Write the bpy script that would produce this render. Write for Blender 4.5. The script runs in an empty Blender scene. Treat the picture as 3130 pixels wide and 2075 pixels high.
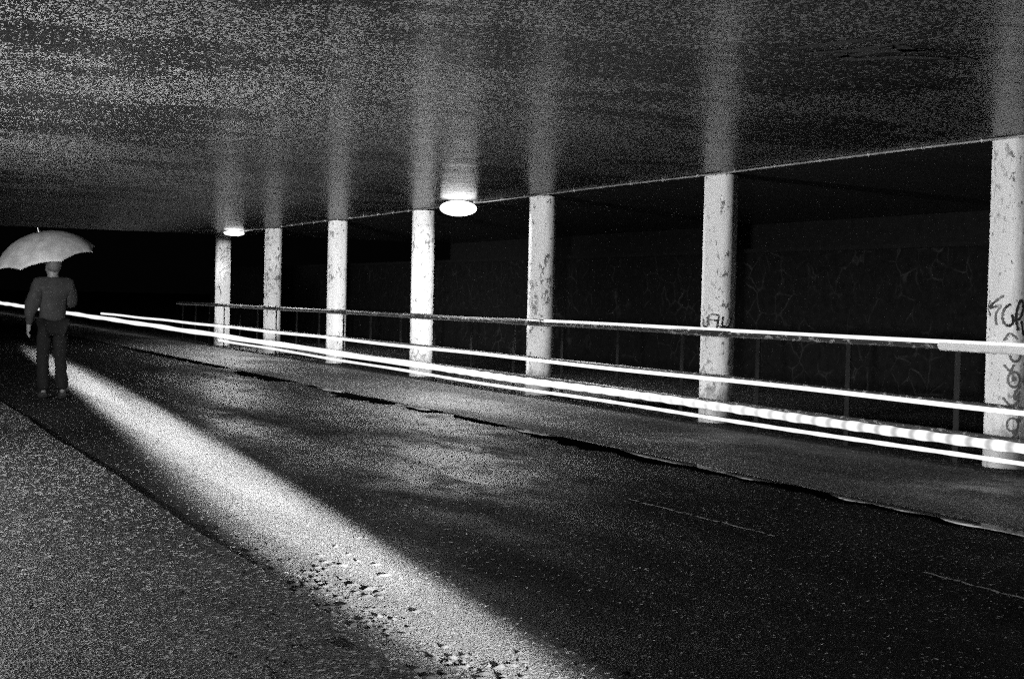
import bpy, bmesh, math, random
from mathutils import Vector, Matrix
random.seed(7)
sc = bpy.context.scene
C = sc.collection
R = math.radians

# ------------------------------------------------------------------ camera
cam = bpy.data.cameras.new('camera')
cam.lens = 50; cam.sensor_width = 36; cam.clip_end = 2000; cam.clip_start = .05
co = bpy.data.objects.new('camera', cam); C.objects.link(co); sc.camera = co
Rv = Vector((0.89863189, -0.43813534, 0.02231922)); Uv = Vector((-0.00742999, 0.03566837, 0.99933606)); Fv = Vector((0.43864054, 0.89820108, -0.02879739))
EYE = Vector((0, 0, 1.322))
M4 = Matrix((( Rv.x, Uv.x, -Fv.x, EYE.x), (Rv.y, Uv.y, -Fv.y, EYE.y), (Rv.z, Uv.z, -Fv.z, EYE.z), (0, 0, 0, 1)))
co.matrix_world = M4
# ------------------------------------------------------------------ night sky
w = bpy.data.worlds.new('World'); sc.world = w; w.use_nodes = True
bg = w.node_tree.nodes['Background']; bg.inputs[0].default_value = (.5, .5, .5, 1); bg.inputs[1].default_value = .0015
sc.view_settings.view_transform = 'Standard'; sc.view_settings.look = 'None'
sc.view_settings.exposure = 0; sc.view_settings.gamma = 1
sc.cycles.max_bounces = 6; sc.cycles.diffuse_bounces = 3; sc.cycles.glossy_bounces = 4
sc.cycles.caustics_reflective = False; sc.cycles.caustics_refractive = False
sc.cycles.sample_clamp_indirect = 3; sc.cycles.sample_clamp_direct = 12
sc.cycles.use_light_tree = False
sc.cycles.use_denoising = False      # keep the grain: the photograph is coarse-grained film

COLX, Y0, SP, HC = 9.009, 8.91, 4.325, 2.75     # column row, nearest column, spacing, ceiling height
ROADZ = -.06
YEND = 35.0                                       # where the deck above ends
P_LAMP = 5; P_DOWN = 560
P_SIDE = 5000; P_FAR = 21000; P_BEAM = 14000000

# ------------------------------------------------------------------ materials
def nmat(name):
    m = bpy.data.materials.new(name); m.use_nodes = True
    nt = m.node_tree; b = nt.nodes['Principled BSDF']
    return m, nt, b
def N(nt, typ, **kw):
    n = nt.nodes.new(typ)
    for k, v in kw.items():
        if k.startswith('i_'):
            key = k[2:].replace('_', ' ')
            n.inputs[key].default_value = v
        else: setattr(n, k, v)
    return n
def coords(nt, scale=(1,1,1)):
    g = N(nt, 'ShaderNodeNewGeometry'); mp = N(nt, 'ShaderNodeMapping'); mp.inputs['Scale'].default_value = scale
    nt.links.new(g.outputs['Position'], mp.inputs['Vector']); return mp.outputs[0]
def noise(nt, vec, scale, detail=3, rough=.5, dist=0):
    n = N(nt, 'ShaderNodeTexNoise'); n.inputs['Scale'].default_value = scale; n.inputs['Detail'].default_value = detail
    n.inputs['Roughness'].default_value = rough; n.inputs['Distortion'].default_value = dist
    nt.links.new(vec, n.inputs['Vector']); return n.outputs['Fac']
def ramp(nt, fac, stops, interp='LINEAR'):
    r = N(nt, 'ShaderNodeValToRGB'); r.color_ramp.interpolation = interp
    e = r.color_ramp.elements
    for i, (p, v) in enumerate(stops):
        if i < 2: el = e[i]; el.position = p
        else: el = e.new(p)
        el.color = (v, v, v, 1)
    nt.links.new(fac, r.inputs[0]); return r.outputs[0]
def math_(nt, op, a, b=None, clamp=False):
    m = N(nt, 'ShaderNodeMath', operation=op); m.use_clamp = clamp
    for i, x in enumerate((a, b)):
        if x is None: continue
        if isinstance(x, (int, float)): m.inputs[i].default_value = x
        else: nt.links.new(x, m.inputs[i])
    return m.outputs[0]
def mixf(nt, fac, a, b):
    m = N(nt, 'ShaderNodeMix'); m.data_type = 'FLOAT'
    for i, x in ((0, fac), (2, a), (3, b)):
        if isinstance(x, (int, float)): m.inputs[i].default_value = x
        else: nt.links.new(x, m.inputs[i])
    return m.outputs[0]
def bump(nt, b, height, strength, dist):
    bp = N(nt, 'ShaderNodeBump'); bp.inputs['Strength'].default_value = strength; bp.inputs['Distance'].default_value = dist
    nt.links.new(height, bp.inputs['Height']); nt.links.new(bp.outputs[0], b.inputs['Normal'])
def plain(name, v, rough=.5, metal=0, spec=.5):
    m, nt, b = nmat(name)
    vec = coords(nt); n = noise(nt, vec, 9, 4)
    nt.links.new(ramp(nt, n, [(.3, v*.7), (.7, v*1.2)]), b.inputs['Base Color'])
    nt.links.new(ramp(nt, noise(nt, vec, 30, 3), [(.3, rough*.8), (.7, min(1, rough*1.2))]), b.inputs['Roughness'])
    b.inputs['Metallic'].default_value = metal; b.inputs['Specular IOR Level'].default_value = spec
    return m
def glow(name, strength, pulse=0):
    m, nt, b = nmat(name)
    b.inputs['Base Color'].default_value = (.04, .04, .04, 1)
    b.inputs['Emission Color'].default_value = (1, 1, 1, 1)
    b.inputs['Emission Strength'].default_value = strength
    if pulse:
        vec = coords(nt, (0, 1, 0)); wv = N(nt, 'ShaderNodeTexWave', wave_type='BANDS', bands_direction='Y', wave_profile='SIN')
        wv.inputs['Scale'].default_value = pulse; nt.links.new(vec, wv.inputs['Vector'])
        wv.inputs['Distortion'].default_value = .35
        g = N(nt, 'ShaderNodeNewGeometry'); sp = N(nt, 'ShaderNodeSeparateXYZ'); nt.links.new(g.outputs['Position'], sp.inputs[0])
        steady = math_(nt, 'MULTIPLY', math_(nt, 'SUBTRACT', sp.outputs['Y'], 10.0), .13, True)
        nt.links.new(mixf(nt, steady, ramp(nt, wv.outputs['Fac'], [(.0, strength*.42), (.6, strength)]), strength), b.inputs['Emission Strength'])
    return m

def asphalt(name, dark, light, grit_scale, grit_amt, rough_lo, rough_hi, bstr, patch=.35, spec=.5, pools=(), grit=.2, damp=1.0):
    m, nt, b = nmat(name)
    vec = coords(nt)
    fine = noise(nt, vec, grit_scale, 4, .7)
    big = noise(nt, vec, patch, 4, .6)
    lines = noise(nt, coords(nt, (.9, .16, 1)), 1.2, 4, .6)          # tyre worn bands along the road
    v = N(nt, 'ShaderNodeTexVoronoi'); v.voronoi_dimensions = '2D'; v.inputs['Scale'].default_value = grit_scale; nt.links.new(vec, v.inputs['Vector'])
    rnd = N(nt, 'ShaderNodeSeparateColor'); nt.links.new(v.outputs['Color'], rnd.inputs[0])
    isgrit = math_(nt, 'GREATER_THAN', rnd.outputs[0], 1 - grit_amt)
    base = ramp(nt, fine, [(.42, dark), (.62, light)])
    bw = math_(nt, 'MULTIPLY', base, ramp(nt, big, [(.3, .6), (.7, 1.25)]))
    col = mixf(nt, isgrit, bw, math_(nt, 'MULTIPLY', math_(nt, 'POWER', rnd.outputs[1], 2.0), grit))
    nt.links.new(col, b.inputs['Base Color'])
    rsum = math_(nt, 'MULTIPLY', math_(nt, 'ADD', big, lines), .5)
    rough = ramp(nt, rsum, [(.40, rough_lo), (.58, rough_hi)])
    if pools:        # standing wetness: places where the road stays soaked
        wet = None
        for (px, py, rx, ry) in pools:
            mp = N(nt, 'ShaderNodeMapping'); mp.inputs['Location'].default_value = (-px/rx, -py/ry, 0); mp.inputs['Scale'].default_value = (1/rx, 1/ry, 0)
            g = N(nt, 'ShaderNodeNewGeometry'); nt.links.new(g.outputs['Position'], mp.inputs['Vector'])
            ln = N(nt, 'ShaderNodeVectorMath', operation='LENGTH'); nt.links.new(mp.outputs[0], ln.inputs[0])
            q = math_(nt, 'SUBTRACT', 1.0, math_(nt, 'MULTIPLY', ln.outputs['Value'], .62), True)
            wet = q if wet is None else math_(nt, 'MAXIMUM', wet, q)
        streaky = noise(nt, coords(nt, (1.1, .55, 1)), 2.2, 4, .65)
        wet = math_(nt, 'MULTIPLY', wet, ramp(nt, streaky, [(.38, .15), (.6, 1)]), True)
        rough = mixf(nt, wet, rough, .2)
        nt.links.new(mixf(nt, wet, spec, .6), b.inputs['Specular IOR Level'])
    else: b.inputs['Specular IOR Level'].default_value = spec; wet = 0.0
    nt.links.new(rough, b.inputs['Roughness'])
    h = math_(nt, 'ADD', fine, math_(nt, 'MULTIPLY', v.outputs['Distance'], .9))
    bump(nt, b, h, bstr, .006)
    # half-dry binder: only part of the surface carries the water film
    df = N(nt, 'ShaderNodeBsdfDiffuse'); nt.links.new(col, df.inputs['Color']); nt.links.new(b.inputs['Normal'].links[0].from_socket, df.inputs['Normal'])
    mx = N(nt, 'ShaderNodeMixShader')
    film = math_(nt, 'MULTIPLY', ramp(nt, rsum, [(.36, damp*1.5), (.6, damp*.5)]), 1.0)
    f = mixf(nt, wet, film, 1.0)
    nt.links.new(f, mx.inputs[0]); nt.links.new(df.outputs[0], mx.inputs[1]); nt.links.new(b.outputs[0], mx.inputs[2])
    nt.links.new(mx.outputs[0], nt.nodes['Material Output'].inputs['Surface'])
    return m
M_ROAD = asphalt('wet_road_asphalt', .0008, .008, 82, .06, .34, .6, 1.0, spec=.08, grit=.2, damp=.3, pools=((4.5, 10.6, .9, 1.7), (5.9, 15.2, .7, 2.2), (5.0, 19, .5, 3), (3.9, 14, .25, 2)))
M_PAVE = asphalt('pavement_asphalt', .001, .012, 62, .30, .42, .62, 1.3, spec=.1, grit=.18, damp=.5)
M_PAVE2 = asphalt('far_pavement_asphalt', .004, .03, 70, .22, .38, .6, 1.1, spec=.15, grit=.16, damp=.55, pools=((7.8, 7.9, .9, .5), (7.6, 11.6, .7, .5), (7.3, 17, .5, 1.6)))
M_GROUND = asphalt('dark_ground', .01, .03, 20, .02, .8, .9, .5)

def ceiling_mat(name, base, drop, cut=.0):
    m, nt, b = nmat(name)
    vec = coords(nt)
    board = noise(nt, coords(nt, (.35, 9, 1)), 1.6, 5, .65)      # board marks run across the road
    boardf = noise(nt, coords(nt, (.8, 34, 1)), 1.4, 4, .6)
    # droplets / spray texture dabs; their glints are painted in as pale colour
    v = N(nt, 'ShaderNodeTexVoronoi'); v.voronoi_dimensions = '2D'; v.inputs['Scale'].default_value = 1; v.inputs['Randomness'].default_value = 1
    nt.links.new(coords(nt, (54, 32, 1)), v.inputs['Vector'])
    sep = N(nt, 'ShaderNodeSeparateColor'); nt.links.new(v.outputs['Color'], sep.inputs[0])
    size = math_(nt, 'MULTIPLY', sep.outputs[0], .5)
    dab = math_(nt, 'LESS_THAN', v.outputs['Distance'], size)
    # regions where the coat is smooth
    reg = noise(nt, coords(nt, (.5, .9, 1)), .9, 3, .6)
    keep = ramp(nt, reg, [(.42, 0), (.5, 1)])
    keep2 = math_(nt, 'MAXIMUM', keep, cut)
    rk = math_(nt, 'LESS_THAN', sep.outputs[1], keep2)
    dab = math_(nt, 'MULTIPLY', dab, rk)
    bs = ramp(nt, board, [(.3, base*.75), (.7, base*1.25)])
    col = mixf(nt, dab, bs, drop)
    nt.links.new(col, b.inputs['Base Color'])
    nt.links.new(ramp(nt, board, [(.3, .18), (.7, .34)]), b.inputs['Roughness'])
    b.inputs['Specular IOR Level'].default_value = .11
    hh = math_(nt, 'ADD', math_(nt, 'MULTIPLY', boardf, .6), math_(nt, 'MULTIPLY', board, 1.0))
    hh = math_(nt, 'ADD', hh, math_(nt, 'MULTIPLY', dab, .6))
    bump(nt, b, hh, .5, .006)
    return m
M_CEIL = ceiling_mat("painted_soffit", .005, .20, .3)
M_CEIL2 = ceiling_mat('outer_soffit', .018, .05, .3)  # outer bay: darker dabs on a slightly paler base

def column_mat():
    m, nt, b = nmat('flaking_column_paint')
    vec = coords(nt)
    chips = noise(nt, coords(nt, (1, 1, .55)), 17, 6, .72, .3)
    where = noise(nt, coords(nt, (1, 1, .6)), 1.7, 3, .6)
    thr = ramp(nt, where, [(.35, .66), (.65, .53)])
    hit = math_(nt, 'GREATER_THAN', chips, thr)
    grime = noise(nt, coords(nt, (7, 7, 1.1)), 1.6, 5, .65)
    paint = ramp(nt, grime, [(.3, .50), (.62, .82)])
    specks = math_(nt, 'GREATER_THAN', noise(nt, vec, 60, 3, .6), .68)
    paint = mixf(nt, specks, paint, .32)
    # splashed road dirt round the foot, with a ragged upper edge
    g2 = N(nt, 'ShaderNodeNewGeometry'); sx = N(nt, 'ShaderNodeSeparateXYZ'); nt.links.new(g2.outputs['Position'], sx.inputs[0])
    ht = math_(nt, 'ADD', sx.outputs['Z'], math_(nt, 'MULTIPLY', noise(nt, coords(nt, (1, 1, .5)), 9, 4, .7), -.55))
    foot = ramp(nt, ht, [(0.0, .8), (.12, 0)])
    paint = mixf(nt, foot, paint, .16)
    col = mixf(nt, hit, paint, ramp(nt, chips, [(.58, .22), (.7, .05)]))
    nt.links.new(col, b.inputs['Base Color']); b.inputs['Roughness'].default_value = .55
    h = math_(nt, 'ADD', math_(nt, 'MULTIPLY', hit, -1.0), noise(nt, vec, 40, 3))
    bump(nt, b, h, .5, .004)
    return m
M_COL = column_mat()

def stone_mat():
    m, nt, b = nmat('rubble_stone_facing')
    w_ = N(nt, 'ShaderNodeVectorMath', operation='ADD')
    vec = coords(nt, (1, 1, 1)); ns = N(nt, 'ShaderNodeTexNoise'); ns.inputs['Scale'].default_value = 2.5; nt.links.new(vec, ns.inputs['Vector'])
    sc_ = N(nt, 'ShaderNodeVectorMath', operation='SCALE'); sc_.inputs['Scale'].default_value = .22; nt.links.new(ns.outputs['Color'], sc_.inputs[0])
    nt.links.new(vec, w_.inputs[0]); nt.links.new(sc_.outputs[0], w_.inputs[1])
    v = N(nt, 'ShaderNodeTexVoronoi', feature='DISTANCE_TO_EDGE'); v.inputs['Scale'].default_value = 2.6; nt.links.new(w_.outputs[0], v.inputs['Vector'])
    joint = ramp(nt, v.outputs['Distance'], [(.004, 1), (.045, 0)])
    stone = ramp(nt, noise(nt, vec, 7, 5, .7), [(.3, .002), (.7, .008)])
    nt.links.new(mixf(nt, joint, stone, ramp(nt, noise(nt, vec, 1.7, 5, .7), [(.44, .003), (.7, .036)])), b.inputs['Base Color'])
    b.inputs['Roughness'].default_value = .9; b.inputs['Specular IOR Level'].default_value = .1
    bump(nt, b, math_(nt, 'ADD', ramp(nt, v.outputs['Distance'], [(0, 0), (.12, 1)]), noise(nt, vec, 14, 4)), .6, .03)
    return m
M_STONE = stone_mat()

def rail_mat():
    m, nt, b = nmat('worn_rail_paint')
    vec = coords(nt, (1, 1, 1))
    n = noise(nt, coords(nt, (1, .35, 1)), 30, 5, .7)
    hit = math_(nt, 'GREATER_THAN', n, .57)
    nt.links.new(mixf(nt, hit, .035, .22), b.inputs['Base Color'])
    nt.links.new(mixf(nt, hit, .22, .4), b.inputs['Roughness'])
    b.inputs['Metallic'].default_value = .35
    bump(nt, b, n, .3, .003)
    return m
M_RAIL = rail_mat()
M_POST = plain('dark_post_paint', .004, .6, 0, .15)
M_SLEEVE = plain('pale_sleeve_paint', .6, .4)
M_INK = plain('black_marker_ink', .012, .5)
M_INK2 = plain('faded_grey_spray', .13, .7)
M_SOOT = plain('black_ceiling_paint', .008, .7)
M_PIPE = plain('galvanised_conduit', .35, .35, .6)
M_CLIP = plain('bright_clip', .5, .4, .3)
M_HOUS = plain('lamp_housing', .25, .5)
M_CONC = plain('dark_concrete', .008, .9, 0, .1)
M_KERB = plain('kerb_stone', .10, .5)
def water_mat():
    m, nt, b = nmat('gutter_water')
    b.inputs['Base Color'].default_value = (.006, .006, .006, 1); b.inputs['Roughness'].default_value = .03
    b.inputs['IOR'].default_value = 1.6
    bump(nt, b, noise(nt, coords(nt), 14, 2), .05, .002)
    return m
M_WATER = water_mat()
M_LEAF = plain('sodden_leaf', .0015, .9, 0, .02)
M_MARK = plain('worn_road_paint', .14, .6)

# ------------------------------------------------------------------ helpers
def link(name, me, mat, parent=None):
    o = bpy.data.objects.new(name, me); C.objects.link(o)
    if mat: me.materials.append(mat)
    if parent: o.parent = parent
    return o
def obj(name, bm, mat, parent=None, smooth=False):
    bmesh.ops.recalc_face_normals(bm, faces=bm.faces)
    me = bpy.data.meshes.new(name); bm.to_mesh(me); bm.free()
    if smooth:
        for p in me.polygons: p.use_smooth = True
    return link(name, me, mat, parent)
def tag(o, label=None, cat=None, group=None, kind=None):
    if label: o['label'] = label
    if cat: o['category'] = cat
    if group: o['group'] = group
    if kind or cat: o['kind'] = kind or 'thing'
    return o
def empty(name, loc=(0, 0, 0), rz=0):
    o = bpy.data.objects.new(name, None); C.objects.link(o); o.location = loc; o.rotation_euler = (0, 0, rz); o.empty_display_size = .2
    return o
def box(bm, x0, x1, y0, y1, z0, z1, bev=0):
    vs = [bm.verts.new(p) for p in ((x0,y0,z0),(x1,y0,z0),(x1,y1,z0),(x0,y1,z0),(x0,y0,z1),(x1,y0,z1),(x1,y1,z1),(x0,y1,z1))]
    fs = [bm.faces.new([vs[i] for i in f]) for f in ((0,3,2,1),(4,5,6,7),(0,1,5,4),(1,2,6,5),(2,3,7,6),(3,0,4,7))]
    if bev:
        es = list({e for f in fs for e in f.edges})
        bmesh.ops.bevel(bm, geom=es, offset=bev, segments=2, affect='EDGES')
    return bm
def tube(bm, pts, r, n=16, cap=True):
    rings = []
    P = [Vector(p) for p in pts]
    rr = r if isinstance(r, (list, tuple)) else [r]*len(P)
    for i, p in enumerate(P):
        d = (P[min(i+1, len(P)-1)] - P[max(i-1, 0)]).normalized()
        a = Vector((0, 0, 1)) if abs(d.z) < .9 else Vector((1, 0, 0))
        s = d.cross(a).normalized(); t = s.cross(d).normalized()
        rings.append([bm.verts.new(p + rr[i]*(math.cos(2*math.pi*k/n)*s + math.sin(2*math.pi*k/n)*t)) for k in range(n)])
    for a, b in zip(rings, rings[1:]):
        for k in range(n): bm.faces.new((a[k], a[(k+1) % n], b[(k+1) % n], b[k]))
    if cap: bm.faces.new(rings[0][::-1]); bm.faces.new(rings[-1])
    return bm
def lathe(bm, prof, n=32, c=(0, 0, 0)):
    rings = []
    for r, z in prof:
        if r < 1e-5: rings.append([bm.verts.new((c[0], c[1], c[2]+z))])
        else: rings.append([bm.verts.new((c[0]+r*math.cos(2*math.pi*k/n), c[1]+r*math.sin(2*math.pi*k/n), c[2]+z)) for k in range(n)])
    for a, b in zip(rings, rings[1:]):
        if len(a) == 1 and len(b) == 1: continue
        for k in range(n):
            k2 = (k+1) % n
            if len(a) == 1: bm.faces.new((a[0], b[k2], b[k]))
            elif len(b) == 1: bm.faces.new((a[k], a[k2], b[0]))
            else: bm.faces.new((a[k], a[k2], b[k2], b[k]))
    return bm
def sheet(bm, pts, z):
    bm.faces.new([bm.verts.new((x, y, z)) for x, y in pts]); return bm

# ------------------------------------------------------------------ the setting
bm = bmesh.new(); sheet(bm, [(-400, -300), (400, -300), (400, 900), (-400, 900)], -.32)
tag(obj('ground', bm, M_GROUND), kind='structure')
def rz(x): return ROADZ + .05*(x-1.92)/4.58          # the carriageway falls towards the near kerb
bm = bmesh.new(); box(bm, 1.90, 6.52, -12, 120, -.3, ROADZ)
for v in bm.verts:
    if v.co.z > -.2: v.co.z = rz(v.co.x)
tag(obj('road', bm, M_ROAD), kind='structure')
def slab(name, x0, x1, y0, y1, mat, edge, side):
    # pavement slab; its road-side edge wavers and is slightly rounded
    bm = bmesh.new(); n = 180; prev = None
    for i in range(n+1):
        t = i/n; y = y0 + (y1-y0)*t**1.6
        wob = .012*math.sin(y*1.3) + .010*math.sin(y*3.7+1) + random.uniform(-.006, .006)
        e = edge + wob; s = side
        row = [bm.verts.new(p) for p in ((e, y, -.3), (e, y, -.012), (e+s*.015, y, 0), (x1 if s > 0 else x0, y, 0))]
        if prev:
            for k in range(3): bm.faces.new((prev[k], prev[k+1], row[k+1], row[k]))
        prev = row
    return obj(name, bm, mat)
tag(slab('near_pavement', -2.2, 1.92, -12, 120, M_PAVE, 1.92, -1), kind='structure')
tag(slab('far_pavement', 6.47, 15.0, -12, 120, M_PAVE2, 6.48, 1), kind='structure')
# gutter water along the far kerb: broken, wavering puddles
WZ = -.0065
def puddle(name, y0, y1, width, label, mat, z, xe):
    bm = bmesh.new(); n = max(10, int((y1-y0)*10)); prev = None
    for i in range(n+1):
        t = i/n; y = y0 + (y1-y0)*t
        wd = width*(min(1, 6*t, 6*(1-t))**.5)*(1 + .16*math.sin(y*5.1) + .12*math.sin(y*11.3+2) + random.uniform(-.12, .12)) + .004
        row = [bm.verts.new((xe, y, z)), bm.verts.new((xe-.02-wd, y, z))]
        if prev: bm.faces.new((prev[0], prev[1], row[1], row[0]))
        prev = row
    o = obj(name, bm, mat); tag(o, kind='structure'); return o
M_GUTTER = plain('soaked_black_gutter', .001, .9, 0, .0)
segs = ((6.2, 9.2, .2), (8.8, 12.9, .26), (13.1, 14.7, .12), (15.0, 15.9, .2), (16.2, 18.6, .3), (18.9, 19.9, .12), (20.6, 23.6, .3), (24.4, 34, .2))
for a in segs:
    g = puddle('gutter_channel', a[0], a[1], a[2], '', M_GUTTER, -.0065, 6.50)
for a in ((5.4, 8.1), (8.4, 11.0), (12.1, 13.3), (15.2, 16.4), (18.2, 19.5)):
    puddle('gutter_water', a[0], a[1], .118, '', M_WATER, -.0025, 6.497)
# road marks: thin worn scratches of paint
bm = bmesh.new()
for (x0, y0, x1, y1) in ((4.96, 8.31, 5.01, 6.71), (5.07, 5.55, 5.06, 4.6)):
    n = 60
    for i in range(n):
        t0, t1 = i/n, (i+1)/n
        if random.random() < .12: continue
        wv = .006 + .006*random.random()
        xa = x0+(x1-x0)*t0 + .008*math.sin(i*.5); xb = x0+(x1-x0)*t1 + .008*math.sin((i+1)*.5); ya = y0+(y1-y0)*t0; yb = y0+(y1-y0)*t1
        sheet(bm, [(xa-wv, ya), (xa+wv, ya), (xb+wv, yb), (xb-wv, yb)], rz(5.08)+.004)
tag(obj('road_marking', bm, M_MARK), kind='structure')
# the deck above
bm = bmesh.new(); box(bm, -2.2, 8.84, -12, YEND, HC, HC+.5); ceil = obj('ceiling', bm, M_CEIL); tag(ceil, kind='structure')
bm = bmesh.new(); box(bm, 8.842, 15.6, -12, YEND-.01, HC+.004, HC+.5); c2 = obj('outer_ceiling', bm, M_CEIL2); tag(c2, kind='structure')
# walls
bm = bmesh.new(); box(bm, 15.0, 15.5, -12, 60, -.3, 2.22)
ws = tag(empty('stone_wall', (15, 10, 0)), 'dark rubble stone wall with pale joints behind the row of columns', 'wall')
o = obj('facing', bm, M_STONE, ws); o.matrix_parent_inverse = Matrix.Translation((-15, -10, 0))
bm = bmesh.new(); box(bm, 14.93, 15.5, -12, 60, 2.223, 2.30, .01); o = obj('coping', bm, M_CONC, ws); o.matrix_parent_inverse = Matrix.Translation((-15, -10, 0))
bm = bmesh.new(); box(bm, 15.2, 15.5, -12, YEND, 2.303, HC); o = obj('bearing_beam', bm, M_CONC, ws); o.matrix_parent_inverse = Matrix.Translation((-15, -10, 0))
bm = bmesh.new(); box(bm, -2.6, -2.2, -12, YEND, -.3, HC+.5)
tag(obj('concrete_wall', bm, M_CONC), 'dark concrete wall along the near pavement', 'wall')

# ------------------------------------------------------------------ columns
RC = .187
LAB = ['thick round column cut by the right frame edge, with black marker letters KUR',
       'round column with the black marker letters UAL just above the handrail',
       'round column right of the bright ceiling lamp, peppered with chips',
       'brightest white column directly left of the big glowing ceiling lamp',
       'fourth column from the dark far end, with a large flaked patch half way up',
       'thin second column from the far end, beside the scribbled one',
       'farthest thin column with a grey zigzag scribble, under the small lamp']
LAB[4] = 'column third from the dark far end, with flaked dark patches half way up'
def column_mesh():
    bm = bmesh.new(); n = 64
    rs = random.Random(3)
    prof = [(RC+.004, 0), (RC+.002, .05), (RC, .12), (RC, .6), (RC, 1.2), (RC, 1.8), (RC, 2.4), (RC, HC-.012)]
    lathe(bm, prof, n)
    return bm
bmc = column_mesh(); mec = bpy.data.meshes.new('column_shaft'); bmesh.ops.recalc_face_normals(bmc, faces=bmc.faces); bmc.to_mesh(mec); bmc.free()
for p in mec.polygons: p.use_smooth = True
mec.materials.append(M_COL)
cols = []
def stroke_on_column(bm, pts, wdt, jit=.0015):
    # pts: (angle deg, z); ribbon with a few mm of paint thickness following the shaft
    P = [((a % 360), z) for a, z in pts]
    # smooth by Catmull-Rom
    Q = []
    for i in range(len(P)-1):
        p0, p1, p2, p3 = P[max(i-1, 0)], P[i], P[i+1], P[min(i+2, len(P)-1)]
        for k in range(6):
            t = k/6
            Q.append(tuple(.5*((2*p1[j]) + (-p0[j]+p2[j])*t + (2*p0[j]-5*p1[j]+4*p2[j]-p3[j])*t*t + (-p0[j]+3*p1[j]-3*p2[j]+p3[j])*t**3) for j in (0, 1)))
    Q.append(P[-1])
    rr = RC + .0015
    S = [(math.radians(a)*RC, z) for a, z in Q]
    prev = None
    for i in range(len(S)):
        dx = S[min(i+1, len(S)-1)][0]-S[max(i-1, 0)][0]; dz = S[min(i+1, len(S)-1)][1]-S[max(i-1, 0)][1]
        L = math.hypot(dx, dz) or 1; nx, nz = -dz/L, dx/L
        wv = wdt*(.5 + .12*math.sin(i*1.7))*(.7 if i in (0, len(S)-1) else 1)
        row = []
        for s in (-1, 1):
            u = (S[i][0]+s*nx*wv)/RC; z = S[i][1]+s*nz*wv
            row.append(bm.verts.new((rr*math.cos(u), rr*math.sin(u), z)))
        if prev: bm.faces.new((prev[0], prev[1], row[1], row[0]))
        prev = row
KUR= [[(162.0, 1.393), (154.0, 1.33), (167.5, 1.268)], [(-153.3, 1.437), (-177.5, 1.383), (159.7, 1.335), (-179.0, 1.342), (-160.6, 1.351), (-170.6, 1.3), (-174.2, 1.248), (-169.4, 1.191)], [(-135.3, 1.367), (-147.7, 1.338), (-155.0, 1.281), (-152.8, 1.224), (-141.7, 1.188), (-131.3, 1.2), (-128.7, 1.241), (-132.7, 1.282)], [(-115.4, 1.149), (-121.7, 1.242), (-118.9, 1.335), (-109.9, 1.403), (-103.4, 1.336), (-113.2, 1.248), (-124.2, 1.252)], [(-108.1, 1.232), (-100.4, 1.108)]]
LOOPS= [[(-107.0, 0.745), (-108.3, 0.718), (-112.5, 0.696), (-118.5, 0.683), (-125.1, 0.683), (-131.0, 0.694), (-135.2, 0.715), (-136.9, 0.742), (-135.7, 0.769), (-131.9, 0.791), (-126.2, 0.804), (-119.7, 0.805), (-113.5, 0.793), (-108.9, 0.772), (-107.0, 0.745)], [(-120.0, 0.748), (-120.2, 0.744), (-120.8, 0.741), (-121.8, 0.739), (-122.9, 0.739), (-123.9, 0.74), (-124.6, 0.744), (-124.9, 0.748), (-124.7, 0.752), (-124.0, 0.755), (-123.1, 0.757), (-122.0, 0.757), (-121.0, 0.755), (-120.3, 0.752), (-120.0, 0.748)], [(-147.8, 0.865), (-132.2, 0.815), (-123.6, 0.868)], [(-107.1, 0.947), (-107.6, 0.931), (-109.5, 0.917), (-112.4, 0.905), (-116.1, 0.897), (-120.2, 0.894), (-124.2, 0.897), (-127.8, 0.904), (-130.7, 0.915), (-132.6, 0.929), (-133.4, 0.945)], [(-149.7, 1.063), (-136.6, 1.126), (-116.3, 1.076)], [(-104.0, 0.693), (-119.7, 0.63), (-117.7, 0.578), (-105.3, 0.651)], [(-148.3, 0.594), (-126.4, 0.525), (-107.9, 0.578)], [(-107.7, 0.37), (-109.0, 0.347), (-113.0, 0.328), (-118.8, 0.317), (-125.1, 0.316), (-130.8, 0.326), (-134.8, 0.344), (-136.4, 0.367), (-135.3, 0.391), (-131.6, 0.41), (-126.1, 0.422), (-119.8, 0.422), (-113.9, 0.412), (-109.5, 0.394), (-107.7, 0.37)], [(-106.4, 0.433), (-108.6, 0.329), (-120.9, 0.265), (-138.9, 0.252)]]
UAL= [[(179.2, 1.144), (176.5, 1.08), (-170.3, 1.056), (-160.3, 1.082), (-162.6, 1.171)], [(-154.2, 1.07), (-154.3, 1.184), (-122.3, 1.186), (-123.7, 1.123), (-126.9, 1.047)], [(-154.8, 1.136), (-119.5, 1.126)], [(-106.6, 1.175), (-109.0, 1.086), (-99.5, 1.068), (-85.9, 1.065), (-77.5, 1.113), (-72.2, 1.164)], [(-127.2, 1.085), (-105.5, 1.049), (-77.8, 1.043)]]
ZIG= [[(-86.7, 2.348), (-121.7, 2.189), (-69.5, 2.213), (-127.6, 2.12), (-41.7, 2.148), (-112.0, 2.053), (-40.3, 2.021), (-111.1, 1.877), (-39.4, 1.942), (-122.9, 1.818), (-103.6, 1.545), (-86.9, 1.781), (-49.8, 1.804)], [(-129.2, 1.817), (-106.5, 1.545), (-80.4, 1.743), (-88.9, 1.586)]]
ZIG2= [[(-137.5, 1.504), (-126.9, 1.387), (-135.4, 1.494), (-117.4, 1.349), (-130.3, 1.426), (-108.1, 1.271), (-120.4, 1.329), (-119.9, 1.241)]]
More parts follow.
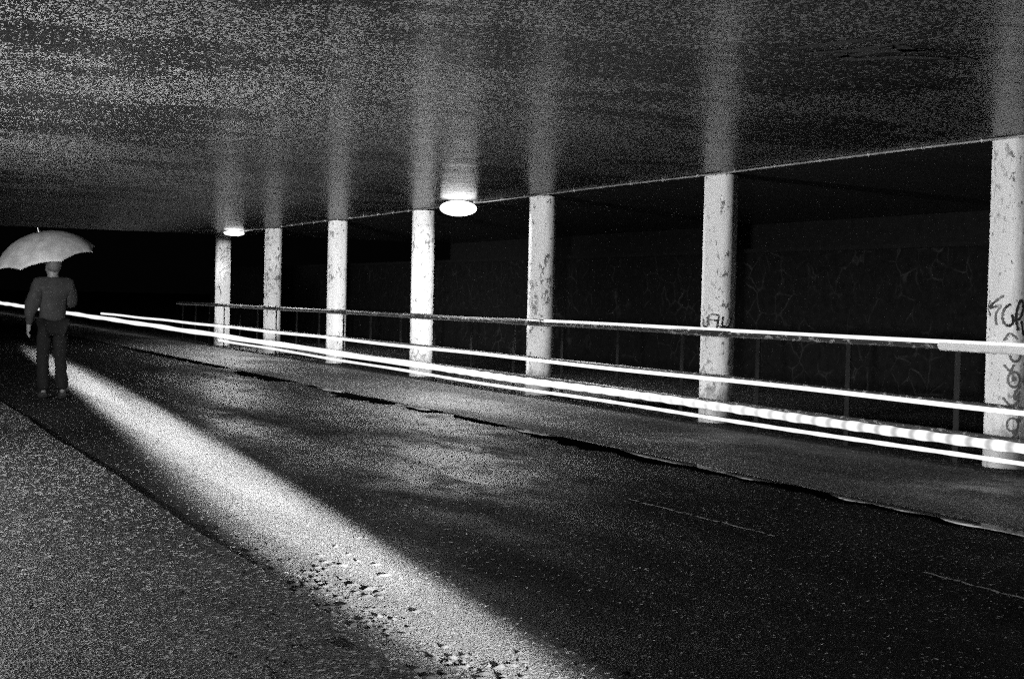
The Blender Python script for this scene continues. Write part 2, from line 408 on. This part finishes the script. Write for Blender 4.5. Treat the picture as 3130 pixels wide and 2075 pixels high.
CEIL= [[(4.86, 6.51), (4.96, 6.25), (5.04, 5.97)], [(5.02, 6.58), (5.21, 6.34), (5.25, 5.95)], [(5.26, 6.59), (5.32, 6.29), (5.55, 6.1)], [(5.15, 6.45), (5.37, 6.61), (5.55, 6.37), (5.86, 6.26)], [(5.28, 6.24), (5.3, 6.12), (5.49, 6.22), (5.54, 6.09)], [(5.82, 6.39), (5.84, 6.23), (6.01, 6.27)]]
for i in range(7):
    r = tag(empty('column', (COLX, Y0+SP*i, 0)), LAB[i], 'column', 'round concrete columns along the road')
    s = link('shaft', mec if i == 0 else mec, None, r)
    cols.append(r)
def graf(col, name, strokes, wdt, mat, label):
    bm = bmesh.new()
    for st in strokes: stroke_on_column(bm, st, wdt)
    o = obj(name, bm, mat, col); o['label'] = label
graf(cols[0], 'marker_lettering', KUR, .022, M_INK, 'black marker letters KUR')
graf(cols[0], 'spray_loops', LOOPS[:4]+LOOPS[5:7], .02, M_INK2, 'faded grey loops and rings in a chain')
graf(cols[0], 'spray_chevron', LOOPS[4:5], .016, M_INK2, 'faded grey chevron')
graf(cols[0], 'spray_figure', LOOPS[7:], .016, M_INK2, 'faded grey figure like a nine')
graf(cols[1], 'marker_lettering', UAL, .02, M_INK, 'black square letters UAL')
graf(cols[6], 'spray_zigzag', ZIG, .018, M_INK2, 'grey zigzag scribble')
graf(cols[6], 'marker_scrawl', ZIG2, .012, M_INK, 'small black scrawl')
# soot-black brush strokes on the soffit
bm = bmesh.new()
for st in CEIL:
    n = 14; pts = []
    for i in range(n+1):
        t = i/n*(len(st)-1); k = min(int(t), len(st)-2); f = t-k
        pts.append((st[k][0]*(1-f)+st[k+1][0]*f, st[k][1]*(1-f)+st[k+1][1]*f))
    prev = None
    for i, (x, y) in enumerate(pts):
        a = pts[max(i-1, 0)]; b = pts[min(i+1, n)]; dx, dy = b[0]-a[0], b[1]-a[1]; L = math.hypot(dx, dy) or 1
        wd = .05*math.sin(math.pi*(.08+.84*i/n))**.7
        row = [bm.verts.new((x-dy/L*wd, y+dx/L*wd, HC-.003)), bm.verts.new((x+dy/L*wd, y-dx/L*wd, HC-.003))]
        if prev: bm.faces.new((prev[0], prev[1], row[1], row[0]))
        prev = row
o = obj('black_scribble', bm, M_SOOT, ceil)

# ------------------------------------------------------------------ conduit along the soffit
cd = tag(empty('conduit', (8.80, 20, HC)), 'thin metal conduit clipped to the ceiling edge in front of the columns', 'pipe')
def child(o, par): o.parent = par; o.matrix_parent_inverse = Matrix.Translation(-Vector(par.location)); return o
bm = bmesh.new(); pts = []
y = 5.0
while y < YEND-.3:
    pts.append((8.80+.004*math.sin(y*2), y, HC-.016-.004*math.sin(y*1.1))); y += .4
tube(bm, pts, .010, 10); child(obj('pipe', bm, M_PIPE, smooth=True), cd)
k = 0; y = 6.2
while y < YEND-.5:
    bm = bmesh.new(); box(bm, 8.786, 8.814, y-.006, y+.006, HC-.029, HC-.001, .002)
    child(obj('clip', bm, M_CLIP), cd); y += .72

# ------------------------------------------------------------------ railing
RX = 8.75
rl = tag(empty('railing', (RX, 20, 0)), 'long steel railing with three pipes and flat dark posts in front of the columns', 'railing')
def pipe(name, z, r, mat, y0=5.0, y1=38.6, sag=.004):
    bm = bmesh.new(); pts = []; y = y0
    while y < y1:
        pts.append((RX+.003*math.sin(y*1.9+z), y, z+sag*math.sin(y*.7+z*9))); y += .3
    pts.append((RX, y1, z)); tube(bm, pts, r, 20)
    return child(obj(name, bm, mat, smooth=True), rl)
top = pipe('top_rail', 1.0, .038, M_RAIL)
pipe('middle_rail', .525, .020, M_RAIL); pipe('bottom_rail', .262, .018, M_RAIL)
ys = [9.26+1.4417*k for k in range(-3, 21)]
for y in ys:
    bm = bmesh.new(); box(bm, RX+.022, RX+.034, y-.035, y+.035, -.02, .985, .002)
    child(obj('post', bm, M_POST), rl)
for i, y in enumerate((9.44, 13.75, 18.2, 22.0, 26.0, 30.6)):
    bm = bmesh.new(); L = 1.2
    tube(bm, [(RX, y-L, 1.0), (RX, y-L+.015, 1.0), (RX, y-.015, 1.0), (RX, y, 1.0)], [.040, .0455, .0455, .041], 20)
    o = child(obj('sleeve', bm, M_SLEEVE if i == 0 else M_RAIL, smooth=True), rl)
    if i == 0: o['label'] = 'chipped white pipe sleeve at the right frame edge'

# ------------------------------------------------------------------ car light trails and a rail highlight, added as glowing tubes
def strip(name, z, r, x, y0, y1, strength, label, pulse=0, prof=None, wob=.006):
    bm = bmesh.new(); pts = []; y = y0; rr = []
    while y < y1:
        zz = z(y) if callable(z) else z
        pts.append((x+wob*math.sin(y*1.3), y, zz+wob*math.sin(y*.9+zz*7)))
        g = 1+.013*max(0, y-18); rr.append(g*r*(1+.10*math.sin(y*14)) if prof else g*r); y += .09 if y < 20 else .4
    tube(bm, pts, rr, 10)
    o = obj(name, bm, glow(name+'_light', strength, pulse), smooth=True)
    return tag(o, label, 'light streak', 'car light trails and rail highlight as glowing tubes')
strip('light_streak', .503, .020, 8.66, 5, 50, 1.5, 'thin white car light trail just below the middle rail, second from the top')
strip('light_streak', lambda y: .215+.0045*max(0, y-20), .043, 8.655, 5, 86, 1.15, 'thickest white car light trail just below the bottom rail', pulse=1.37, prof=1)
strip('light_streak', lambda y: .095+.0055*max(0, y-20), .018, 8.62, 5, 34, 1.3, 'lowest white car light trail skimming the feet of the columns', prof=1)
strip('light_streak', 1.030, .021, 8.735, 5, 16.9, 1.3, 'white highlight painted as a glowing line on the top rail, from the chipped column to the right edge', wob=.002)

# ------------------------------------------------------------------ ceiling lamps
def bulkhead(loc, rad, hgt, power, label, group=None, down=P_DOWN):
    r = tag(empty('ceiling_lamp', loc), label, 'lamp', group)
    bm = bmesh.new(); lathe(bm, [(0, 0), (.07, 0), (.075, -.006), (.06, -.010), (0, -.010)], 32)
    obj('housing', bm, M_HOUS, r, True)
    bm = bmesh.new(); hz = hgt*.62; pr = [(rad*math.sin(math.pi*k/14), -.010-hz+hz*math.cos(math.pi*k/14)) for k in range(15)]; pr[0] = (0, pr[0][1]); pr[-1] = (0, pr[-1][1])
    lathe(bm, pr, 32); d = obj('diffuser', bm, glow('lamp_diffuser', power), r, True)
    bm = bmesh.new(); box(bm, rad*.93, rad+.07, -.04, .04, -.028, -.001, .004); obj('junction_box', bm, M_HOUS, r)
    l = bpy.data.lights.new('lamp_light', 'AREA'); l.shape = 'DISK'; l.size = rad*1.6; l.energy = down
    lo = bpy.data.objects.new('lamp_light', l); C.objects.link(lo); lo.parent = r; lo.location = (0, 0, -.016-2*hz)
    return r
bulkhead((8.45, 19.2, HC-.002), .27, .18, P_LAMP, 'big blazing round ceiling lamp between two columns', 'round lamps on the ceiling')
bulkhead((8.62, 32.4, HC-.002), .23, .09, P_LAMP, 'small far ceiling lamp at the top of the farthest column', 'round lamps on the ceiling')
# spots added behind the camera, out of view, to shape the road's bright streak
def beam(loc, tgt, power, size, blend, rad):
    l = bpy.data.lights.new('fill_spot', 'SPOT'); l.energy = power; l.spot_size = size; l.spot_blend = blend; l.shadow_soft_size = rad
    o = bpy.data.objects.new('fill_spot', l); C.objects.link(o); o.location = loc
    o.rotation_euler = (Vector(tgt)-Vector(loc)).to_track_quat('-Z', 'Y').to_euler(); return o
for tgt, k, ang in (((2.28, 5.0), .045, 6.5), ((2.44, 7.0), .33, 4.6), ((2.70, 9.6), .85, 3.6), ((3.0, 13.2), 1.5, 2.9), ((3.30, 17.5), 2.8, 2.2), ((3.62, 23.5), 7.0, 1.3)):
    beam((1.95, -2.5, .80), tgt+(ROADZ,), P_BEAM*k, R(ang), 1, .05)
def omni(loc, power, rad):
    l = bpy.data.lights.new('fill_point', 'POINT'); l.energy = power; l.shadow_soft_size = rad
    o = bpy.data.objects.new('fill_point', l); C.objects.link(o); o.location = loc; return o
omni((-1.2, 10.8, 1.22), P_SIDE, .12)  # unseen point light added to brighten the columns and left ceiling
beam((-1.0, 9.6, 1.35), (9, 30, 2.0), P_FAR, R(36), 1, .12)  # unseen spot added to brighten the far columns
bulkhead((8.45, 6.0, HC-.002), .24, .13, P_LAMP, 'unseen added ceiling lamp beyond the right edge of the view', 'round lamps on the ceiling', 30)  # lamp added out of view to light the road at right

# ------------------------------------------------------------------ the walker with an umbrella
def skin(name, V, E, mat, parent, sub=2, root=0):
    # V: [(x, y, z, radius)], E: edges
    me = bpy.data.meshes.new(name); me.from_pydata([v[:3] for v in V], E, [])
    o = link(name, me, mat, parent)
    m = o.modifiers.new('skin', 'SKIN'); m.use_smooth_shade = True
    if not me.skin_vertices: 
        bm_ = bmesh.new(); bm_.from_mesh(me); bm_.verts.layers.skin.verify(); bm_.to_mesh(me); bm_.free()
    for i, v in enumerate(V):
        r = v[3]; me.skin_vertices[0].data[i].radius = r if isinstance(r, tuple) else (r, r)
        me.skin_vertices[0].data[i].use_root = (i == root)
    if sub: ss = o.modifiers.new('sub', 'SUBSURF'); ss.levels = sub; ss.render_levels = sub
    return o
M_SKIN = plain('skin', .02, .6, 0, .1); M_HAIR = plain('dark_hair', .008, .7, 0, .1); M_JACKET = plain('dark_jacket_cloth', .0035, .9, 0, .05)
M_TROU = plain('black_trouser_cloth', .001, .95, 0, .03); M_SHOE = plain('black_shoe_leather', .004, .6, 0, .1)
wk = tag(empty('person', (2.62, 18.4, ROADZ+.008), R(8)), 'person in a dark jacket and black trousers standing in the road under a pale umbrella', 'person')
# local frame: faces +Y (away down the road), z from the soles
J = dict(pel=(0,0,.93), sp1=(0,.0,1.08), sp2=(0,-.01,1.25), chest=(0,-.01,1.38), neck=(0,.0,1.50), hd0=(0,.012,1.57), hd1=(0,.02,1.64), hd2=(0,.01,1.705),
  nose=(0,.115,1.625), earl=(-.08,.01,1.63), earr=(.08,.01,1.63),
  shl=(-.17,-.01,1.41), ell=(-.27,-.03,1.15), wrl=(-.27,.06,.92), pml=(-.265,.085,.85),
  shr=(.17,-.01,1.41), elr=(.25,.03,1.17), wrr=(.13,.22,1.27), pmr=(.10,.26,1.31),
  hpl=(-.09,0,.90), knl=(-.10,.06,.50), anl=(-.10,-.02,.09), tol=(-.11,.12,.035),
  hpr=(.09,0,.90), knr=(.10,-.01,.50), anr=(.10,-.13,.10), tor=(.11,.01,.035))
RD = dict(pel=(.15,.11), sp1=(.13,.10), sp2=(.15,.11), chest=(.15,.11), neck=.058, hd0=(.072,.08), hd1=(.082,.098), hd2=(.066,.08), nose=.014, earl=.02, earr=.02,
  shl=.062, ell=.045, wrl=.030, pml=(.036,.02), shr=.062, elr=.045, wrr=.030, pmr=(.036,.022), hpl=.085, knl=.060, anl=.03, tol=.02, hpr=.085, knr=.060, anr=.03, tor=.02)
EG = [('pel','sp1'),('sp1','sp2'),('sp2','chest'),('chest','neck'),('neck','hd0'),('hd0','hd1'),('hd1','hd2'),('hd1','nose'),('hd1','earl'),('hd1','earr'),
  ('chest','shl'),('shl','ell'),('ell','wrl'),('wrl','pml'),('chest','shr'),('shr','elr'),('elr','wrr'),('wrr','pmr'),
  ('pel','hpl'),('hpl','knl'),('knl','anl'),('anl','tol'),('pel','hpr'),('hpr','knr'),('knr','anr'),('anr','tor')]
def sub_skin(name, keys, mat, grow, extra=None, fingers=False, sub=2, override={}):
    V = []; ix = {}
    for k in keys:
        ix[k] = len(V); r = RD[k]; g = override.get(k, grow)
        r = tuple(a+g for a in r) if isinstance(r, tuple) else r+g
        V.append(J[k]+(r,))
    E = [(ix[a], ix[b]) for a, b in EG if a in ix and b in ix]
    if fingers:
        for pm, side in (('pml', -1), ('pmr', 1)):
            px, py, pz = J[pm]
            for f in range(5):
                L = (.05, .072, .08, .074, .058)[f]
                if pm == 'pml':      # hanging, slightly curled
                    base = (px-.012, py+.034-.017*f, pz-.02 if f else pz+.015); mid = (base[0]+.004, base[1]+(.012 if f == 0 else 0), base[2]-L*.5); tip = (mid[0]+.02, mid[1], mid[2]-L*.42)
                else:                # closed round the umbrella shaft
                    base = (px+.012, py+.012, pz+.034-.017*f); mid = (px-.012, py+.042, base[2]); tip = (px-.036, py+.012, base[2])
                    if f == 0: base = (px-.005, py-.012, pz+.02); mid = (px-.03, py+.002, pz+.035); tip = (px-.03, py+.03, pz+.04)
                i0 = len(V); V += [base+(.0095,), mid+(.0085,), tip+(.007,)]
                E += [(ix[pm], i0), (i0, i0+1), (i0+1, i0+2)]
    return skin(name, V, E, mat, wk, sub)
sub_skin('body', list(J), M_SKIN, 0, fingers=True)
sub_skin('jacket', ['pel','sp1','sp2','chest','neck','shl','ell','wrl','shr','elr','wrr'], M_JACKET, .05, override={'neck': .022, 'wrl': .012, 'wrr': .012, 'pel': .035})
sub_skin('trousers', ['pel','hpl','knl','anl','hpr','knr','anr'], M_TROU, .020, override={'pel': .012, 'anl': .052, 'anr': .052})
ct = bpy.data.textures.new('cloth_folds', 'CLOUDS'); ct.noise_scale = .11; ct.noise_depth = 2
for o in wk.children:
    if o.name.startswith(('jacket', 'trousers')):
        dm = o.modifiers.new('folds', 'DISPLACE'); dm.texture = ct; dm.strength = .035; dm.mid_level = .5; dm.texture_coords = 'LOCAL'
for a, t in (('anl', 'tol'), ('anr', 'tor')):
    V = [J[a][:2]+(.075, .046), (J[a][0], J[a][1]-.03, .04, .04), (J[t][0], (J[a][1]+J[t][1])/2, .045, .046), J[t][:2]+(.036, .042)]
    skin('shoe', V, [(0, 1), (0, 2), (2, 3)], M_SHOE, wk, 2)
hb = bmesh.new(); bmesh.ops.create_icosphere(hb, subdivisions=3, radius=1)
for v in list(hb.verts):
    if v.co.z < -.15 and v.co.y > -.2: hb.verts.remove(v)
for v in hb.verts: v.co = Vector((v.co.x*.098, v.co.y*.112-.004, v.co.z*.112+1.665+.004*math.sin(v.co.x*40)))
obj('hair', hb, M_HAIR, wk, True)
for sx in (-1, 1):
    eb = bmesh.new(); bmesh.ops.create_uvsphere(eb, u_segments=10, v_segments=8, radius=.013)
    for v in eb.verts: v.co += Vector((sx*.033, .098, 1.648))
    obj('eye', eb, M_SHOE, wk, True)
eb = bmesh.new(); box(eb, -.024, .024, .098, .112, 1.585, 1.592, .002); obj('mouth', eb, M_HAIR, wk)
# umbrella: held in the right hand
M_CANOPY = plain('pale_umbrella_fabric', .05, .7, 0, .1)
um = tag(empty('umbrella', (2.62+.06, 18.4+.27, ROADZ+1.31), R(8)), 'pale open umbrella held above the person at the left edge', 'umbrella'); um.rotation_euler = (R(4), R(-16), R(8))
bm = bmesh.new(); tube(bm, [(0, 0, -.14), (0, 0, .3), (0, 0, .86)], .006, 10); obj('shaft', bm, M_PIPE, um, True)
bm = bmesh.new(); tube(bm, [(0, 0, -.06), (0, 0, -.16), (.01, 0, -.20), (.035, 0, -.215), (.06, 0, -.20), (.065, 0, -.17)], .011, 10); obj('handle', bm, M_SHOE, um, True)
bm = bmesh.new(); NU, NV, RR = 64, 12, .64
def can(u, v):
    seg = u*8; f = abs((seg % 1)-.5)*2          # 1 at rib, 0 mid panel
    a = v*R(56); rad = RR*math.sin(a)/math.sin(R(56)); z = .80-.34*(1-math.cos(a))/(1-math.cos(R(56)))
    sag = (1-f**2)*v
    rad *= 1-.07*sag; z += .035*sag*v
    return Vector((rad*math.cos(2*math.pi*u), rad*math.sin(2*math.pi*u), z))
g = [[bm.verts.new(can(i/NU, max(j/NV, .02))) for i in range(NU)] for j in range(NV+1)]
for j in range(NV):
    for i in range(NU): bm.faces.new((g[j][i], g[j][(i+1) % NU], g[j+1][(i+1) % NU], g[j+1][i]))
o = obj('canopy', bm, M_CANOPY, um, True); so = o.modifiers.new('thick', 'SOLIDIFY'); so.thickness = .0015
for k in range(8):
    bm = bmesh.new(); tube(bm, [can((k+.0)/8, v)-Vector((0, 0, .008)) for v in (.05, .3, .6, .85, 1.0)], .003, 6); obj('rib', bm, M_PIPE, um, True)

# ------------------------------------------------------------------ litter along the near kerb
rs = random.Random(11)
bm = bmesh.new()
def leaf(x, y, z, s):
    a = rs.uniform(0, 6.28); n = rs.randint(5, 7); cx = bm.verts.new((x, y, z+s*rs.uniform(.15, .5))); ring = []
    for k in range(n):
        t = a+2*math.pi*k/n; rr = s*rs.uniform(.5, 1.1)*(1.0 if k % 2 else .88)
        ring.append(bm.verts.new((x+rr*math.cos(t), y+rr*math.sin(t)*1.1, z+rs.uniform(.0, .25)*s)))
    for k in range(n): bm.faces.new((cx, ring[k], ring[(k+1) % n]))
cl = [(rs.gauss(2.15, .22), rs.uniform(4.6, 8.2)) for _ in range(26)]
for _ in range(620):
    c = rs.choice(cl); x = c[0]+rs.gauss(0, .09); y = c[1]+rs.gauss(0, .14)
    if x < 1.96: continue
    leaf(x, y, ROADZ+.003, rs.choice((.005, .007, .010, .016, .026)))
for _ in range(46):
    c = rs.choice(cl); leaf(max(1.99, c[0]+rs.gauss(0, .12)), c[1]+rs.gauss(0, .2), ROADZ+.004, rs.uniform(.022, .045))
for _ in range(260):
    x = rs.uniform(2.0, 3.6); y = rs.uniform(4.3, 9.5); leaf(x, y, ROADZ+.003, rs.choice((.004, .006, .009)))
for _ in range(160):
    x = rs.gauss(1.5, .35); y = rs.gauss(5.6, .9)
    if x < 1.86: leaf(x, y, .003, rs.choice((.006, .01, .015)))
tag(obj('fallen_leaves', bm, M_LEAF), 'dark sodden leaves and grit scattered along the near kerb', 'leaf litter', kind='stuff')
# small puddles in the worn kerb edge
def blob(cx, cy, rx, ry, z, seed):
    r_ = random.Random(seed); bm = bmesh.new(); n = 40; ph = [r_.uniform(0, 6.28) for _ in range(5)]
    ring = []
    for k in range(n):
        t = 2*math.pi*k/n; q = 1+.25*math.sin(2*t+ph[0])+.2*math.sin(3*t+ph[1])+.14*math.sin(7*t+ph[2])+.1*math.sin(11*t+ph[3])
        ring.append(bm.verts.new((cx+rx*q*math.cos(t), cy+ry*q*math.sin(t), z)))
    bm.faces.new(ring); o = obj('puddle', bm, M_WATER); tag(o, kind='structure')
blob(1.80, 5.1, .02, .1, .004, 4)

bulkhead((-.7, 11.4, HC-.002), .25, .22, 130, 'unseen added ceiling lamp over the near pavement, beyond the left edge of the view', 'round lamps on the ceiling', 5)  # extra lamp added out of view for the ceiling glow at left
